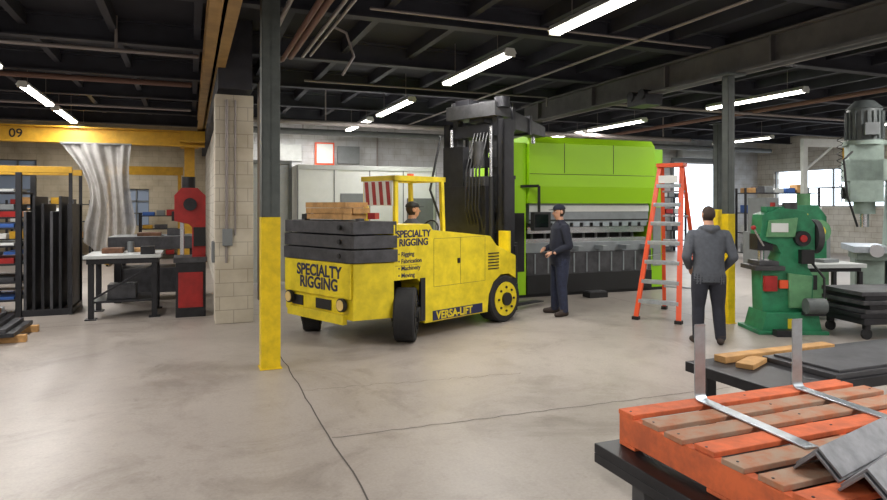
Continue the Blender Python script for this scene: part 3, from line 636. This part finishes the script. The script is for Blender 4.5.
def strap(name,x,y0,y1,h,w=.055,rz=0):
    b=MB(); t=.006
    R=.03; L=y1-y0
    out=[(-L,0),(-R,0)]+[(-R+R*math.sin(a),R-R*math.cos(a)) for a in [math.radians(k) for k in range(15,91,15)]]+[(.0,h-.01),(-.004,h)]
    inn=[(-L,t),(-R,t)]+[(-R+(R-t)*math.sin(a),R-(R-t)*math.cos(a)) for a in [math.radians(k) for k in range(15,91,15)]]+[(-t,h-.01),(-.004-t*.6,h)]
    vs=[];fs=[];n=len(out)
    for (o,i) in zip(out,inn): vs+=[(-w/2,o[0],o[1]),(w/2,o[0],o[1]),(w/2,i[0],i[1]),(-w/2,i[0],i[1])]
    for k in range(n-1):
        for j in range(4): fs.append((4*k+j,4*k+(j+1)%4,4*k+4+(j+1)%4,4*k+4+j))
    fs.append((3,2,1,0)); fs.append(tuple(4*(n-1)+j for j in range(4)))
    b.add(vs,fs,GALV); b.build(name,(x,y1,.9005),rz,bevel=.001)
strap('bent_steel_strap',2.07,1.60,2.19,.33,rz=-5); strap('bent_steel_strap',2.63,1.45,2.17,.32,rz=-6)
ANG=mat('angle_iron_steel',(140,142,148),.42,.5,noise=.35,scale=12)
def angle(b,c,L,rz,s=.10,t=.008,mtl=ANG,flip=45):
    pr=[(0,0),(s,0),(s,t),(t,t),(t,s),(0,s)]
    M=Matrix.Translation(c)@Matrix.Rotation(math.radians(rz),4,'Z')@Matrix.Rotation(math.radians(flip),4,'X')
    n=6; vs=[(-L/2,p[0],p[1]) for p in pr]+[(L/2,p[0],p[1]) for p in pr]
    b.add(vs,[(i,(i+1)%n,n+(i+1)%n,n+i) for i in range(n)]+[tuple(range(n-1,-1,-1)),tuple(range(n,2*n))],mtl,M=M)
b=MB()
for i in range(3):
    for k in range(2):
        angle(b,(2.07-.02*i+.012*k,1.50-.155*i,.9745+.013*k),.50,14+3*i,flip=-135)
b.build('angle_iron_pile',bevel=.001)
# ------------------------------------------------------------------ left bay
b=MB()
b.bx(-1.50,-.42,10.92,12.0,.93,.98,LGR); b.bx(-1.46,-.46,10.96,11.96,.85,.93,MAST)
for x in(-1.40,-.52):
    for y in(11.02,11.9): b.bx(x-.04,x+.04,y-.04,y+.04,0,.85,MAST); b.bx(x-.08,x+.08,y-.08,y+.08,0,.02,MAST)
b.bx(-1.38,-.54,11.0,11.9,.25,.28,MAST); b.bx(-1.2,-.8,11.2,11.6,.28,.5,STL); b.bar((-1.4,11.0,.3),(-.55,11.0,.8),.03,.03,MAST)
b.bx(-.72,-.52,11.0,11.25,.98,1.1,MAST); b.bx(-1.3,-1.0,11.4,11.7,.98,1.06,RUST); b.cyl((-.9,11.6,.98),(-.9,11.6,1.15),.05,GRY); b.bx(-.95,-.6,11.6,11.9,.98,1.04,WOOD)
b.build('workbench',bevel=.005)
b=MB()
b.bx(-1.35,.2,12.7,13.7,.95,1.18,GRY); b.bx(-1.35,.2,12.68,12.70,.95,1.18,STL)
for x in(-1.2,.05):
    for y in(12.8,13.6): b.bx(x-.06,x+.06,y-.06,y+.06,0,.95,MAST)
b.bx(-1.2,.05,12.8,13.6,.15,.6,STL); b.bx(-.9,-.5,12.9,13.3,1.18,1.24,RUST); b.bx(-.4,-.1,13.0,13.3,1.18,1.3,STL)
b.build('surface_plate_table',bevel=.006)
b=MB()
b.bx(-.24,.20,-.3,.3,0,.85,MAST); b.bx(-.27,.22,-.32,.32,.85,.93,STL)
b.prism([(.2,.9),(.2,1.90),(.08,2.02),(-.16,2.02),(-.26,1.9),(-.26,1.5),(-.05,1.45),(.0,1.4),(.0,.93)],'y',-.2,.2,RED)
b.cyl((-.03,-.24,1.76),(-.03,-.2,1.76),.10,MAST,28); b.bx(-.18,-.12,-.05,.05,.95,1.5,CHR)
b.bx(-.2,.16,-.31,-.3,.15,.7,RED); b.cyl((-.05,0,2.02),(-.05,0,2.2),.1,MAST); b.bx(-.3,-.2,-.12,.12,1.5,1.65,BLK); b.bx(.02,.2,-.24,-.2,1.1,1.4,BLK)
b.build('red_band_saw',(.03,11.05,0),0,bevel=.01)
b=MB()
for x in (-5.6,-4.1,-2.48):
    for y in (11.7,12.7): b.bx(x-.04,x+.04,y-.04,y+.04,0,2.26,MAST)
b.bx(-5.65,-1.75,11.66,11.72,2.26,2.36,ORGY); b.bx(-5.65,-1.75,12.68,12.74,2.26,2.36,ORGY)
cl=[BLU,STL,RED,WHT,BLU,GRY,LGR,STL]
for k in range(7):
    z=.25+k*.28; b.bx(-5.6,-2.48,11.68,12.72,z,z+.03,MAST); b.bx(-5.5,-2.55,11.72,12.6,z+.03,z+.07+.02*(k%3),cl[k])
for i in range(6):
    x=-2.40+i*.12; b.bx(x-.02,x+.02,11.7,12.7,.1,1.65+.12*((i*5)%3),MAST if i%3 else STL)
b.bx(-2.44,-1.75,11.7,12.7,.0,.1,MAST); b.bx(-1.80,-1.75,11.68,11.72,0,2.26,MAST); b.bx(-1.80,-1.75,12.68,12.72,0,2.26,MAST)
b.build('sheet_metal_rack',bevel=.004)
b=MB()
b.bx(-4.4,-1.95,9.55,9.65,0,.09,WOOD); b.bx(-4.4,-1.95,10.25,10.35,0,.09,WOOD)
for k in range(5):
    b.box((-3.25-.05*k,9.95,.115+k*.05),(2.4-.1*k,1.0-.05*(k%2),.05),STL if k%2 else MAST,rz=.6*(k%3-1))
for i in range(4): b.bx(-4.0,-2.3,9.55+i*.16,9.62+i*.16,.34,.40,GALV if i%2 else RUST)
b.build('steel_stock_pile',bevel=.004)
b=MB(); NU,NV=60,26; vs=[];fs=[]
for j in range(NV+1):
    v=j/NV
    z=3.30-2.7*v
    wl=.80*(1-.28*math.sin(math.pi*min(1,v*1.2))-.30*v); cx=-2.2+.25*v+.18*math.sin(v*3)
    for i in range(NU+1):
        u=i/NU; x=cx+(u-.5)*2*wl; yy=18.25+.09*math.sin(u*34+3*v)*(.4+.6*v)+.05*math.sin(u*11+v*5)
        zz=z-.30*v*math.sin(u*math.pi)*.8+ (.5*v*abs(u-.5))
        vs.append((x,yy,zz))
for j in range(NV):
    for i in range(NU): a_=j*(NU+1)+i; fs.append((a_,a_+1,a_+NU+2,a_+NU+1))
b.add(vs,fs,TARP,True)
b.bx(-3.0,-1.4,18.2,18.44,3.28,3.32,GRY)
b.build('hanging_plastic_tarp')
b=MB(); b.bx(-2.3,-.2,21.0,21.25,2.65,2.9,ORGY)
for x in(-2.2,-.3):
    b.bar((x,20.6,0.1),(x,21.1,2.65),.09,.09,ORGY); b.bar((x,21.65,0.1),(x,21.15,2.65),.09,.09,ORGY); b.bx(x-.06,x+.06,20.4,21.85,0.06,.16,ORGY); b.cyl((x-.03,20.5,.06),(x+.03,20.5,.06),.06,BLK); b.cyl((x-.03,21.75,.06),(x+.03,21.75,.06),.06,BLK)
b.build('gantry_hoist')
def shelf(name,loc,rz,w=1.8,h=2.0,cols=(BLU,GRY,RED,WOOD,WHT,ORGY,STL)):
    b=MB()
    for sx in(-w/2,w/2):
        for sy in(-.3,.3): b.bx(sx-.03,sx+.03,sy-.03,sy+.03,0,h,MAST)
    k=0
    for z in [h*t for t in(.08,.36,.64,.92)]:
        b.bx(-w/2,w/2,-.3,.3,z,z+.03,MAST); x=-w/2+.08
        while x<w/2-.4:
            ww=random.uniform(.2,.38); hh=random.uniform(.12,.26)*h/2.0; b.bx(x,x+ww,-.25,.2,z+.03,z+.03+hh,cols[k%len(cols)]); x+=ww+.06; k+=1
    b.build(name,loc,rz,bevel=.005)
shelf('storage_shelf',(-4.0,22.9,0),0,2.2,1.9); shelf('storage_shelf',(-.9,22.9,0),0,1.2,1.5); shelf('storage_shelf',(-6.6,19.6,0),0,2.4,2.2)
shelf('storage_shelf',(-3.4,15.8,0),0,2.0,1.6)
shelf('storage_shelf',(21.4,12.3,0),90,2.4,2.0,(GRY,WHT,ORGY,LGR)); shelf('storage_shelf',(16.2,19.3,0),0,2.2,2.2,(GRY,STL,RED,LGR))
shelf('storage_shelf',(12.6,19.3,0),0,2.6,2.0)
shelf('storage_shelf',(17.8,15.4,0),-20,2.4,2.3,(GRY,LGR,BLU,WOOD,STL))
b=MB(); b.bx(2.1,5.2,13.6,15.0,0.08,2.60,WHT); b.bx(2.15,5.15,13.65,14.95,0,.08,MAST)
for x in(2.1,2.87,3.65,4.42,5.2): b.bx(x-.012,x+.012,13.59,13.6,.1,2.58,GRY)
b.bx(2.1,5.2,13.585,13.6,2.5,2.6,LGR); b.bx(3.0,3.5,13.585,13.6,1.4,2.0,GRY); b.bx(4.5,5.1,13.5,13.6,1.2,1.9,GRY)
for x in (3.6,3.70): b.bx(x-.01,x+.01,13.56,13.6,1.0,1.3,BLK)
b.build('machine_enclosure',bevel=.01)
b=MB()
for x in(1.1,2.0): b.bx(x-.03,x+.03,13.95,14.05,0,2.7,GRY)
b.bx(1.1,2.0,13.96,14.04,2.62,2.7,GRY); b.bx(1.13,1.97,14.03,14.05,.1,2.62,LGR)
for i in range(13):
    t=i*.2
    b.bar((1.13,14.02,.1+t),(1.97,14.02,min(2.6,.1+t+.4)),.008,.008,GALV); b.bar((1.97,14.02,.1+t),(1.13,14.02,min(2.6,.1+t+.4)),.008,.008,GALV)
b.build('mesh_guard_panel')
b=MB(); b.bx(-.35,.35,-.12,0,1.9,2.9,GRY); b.bx(-.3,.3,-.14,-.12,1.95,2.85,LGR); b.bx(.2,.26,-.16,-.14,2.3,2.5,BLK); b.tube([(0,-.06,2.9),(0,-.06,3.6),(0,-.06,4.1)],.03,PIPE)
b.build('electrical_panel',(5.6,19.99,0),0,bevel=.004)
b=MB(); b.bx(-.30,.30,-.10,0,3.0,3.7,ORG); b.bx(-.25,.25,-.12,-.10,3.05,3.65,WHT); b.bx(.4,1.1,-.14,0,3.05,3.6,GRY); b.bx(-1.6,-.7,-.06,0,3.1,3.6,LGR)
b.build('wall_cabinet',(3.9,19.99,0),0,bevel=.004)
b=MB(); b.bx(-1.0,1.0,-.5,.5,0,1.0,GRY); b.bx(-.9,.9,-.3,.3,1.0,1.7,LGR); b.bx(-1.0,-.6,-.45,.3,1.0,1.95,GRY); b.cyl((-.3,-.3,1.25),(.6,-.3,1.25),.14,CHR); b.bx(.5,.9,-.45,.0,1.0,1.45,GRY); b.bx(-.9,-.7,-.47,-.45,1.3,1.6,BLK)
b.build('lathe',(15.6,13.2,0),-10,bevel=.01)
b=MB(); b.bx(-.06,.06,-.06,.06,0,3.4,LGR); b.bx(-.25,.25,-.25,.25,0,.03,LGR); b.bx(-.06,1.9,-.05,.05,3.2,3.4,LGR); b.bx(1.2,1.5,-.1,.1,2.9,3.2,ORGY); b.cyl((1.35,0,2.3),(1.35,0,2.9),.01,BLK,6); b.bar((.0,0,2.6),(.8,0,3.2),.05,.05,LGR); b.bx(1.31,1.39,-.04,.04,2.15,2.3,RED)
b.build('jib_crane',(14.2,11.5,0),-10,bevel=.006)
# ------------------------------------------------------------------ world, camera
w=bpy.data.worlds.new('daylight'); bpy.context.scene.world=w; w.use_nodes=True
bg=w.node_tree.nodes['Background']; bg.inputs['Color'].default_value=(.80,.90,1,1); bg.inputs['Strength'].default_value=3.5
cam=bpy.data.cameras.new('camera'); co=bpy.data.objects.new('camera',cam); bpy.context.scene.collection.objects.link(co)
co.location=(0,0,1.75); co.rotation_euler=(math.pi/2,0,-PSI); cam.sensor_width=36; cam.lens=640/887*36; cam.shift_y=-45/887; cam.clip_end=300
bpy.context.scene.camera=co
vs=bpy.context.scene.view_settings
try: vs.view_transform='Standard'; vs.look='None'
except Exception as e: print(e)
vs.exposure=0.08
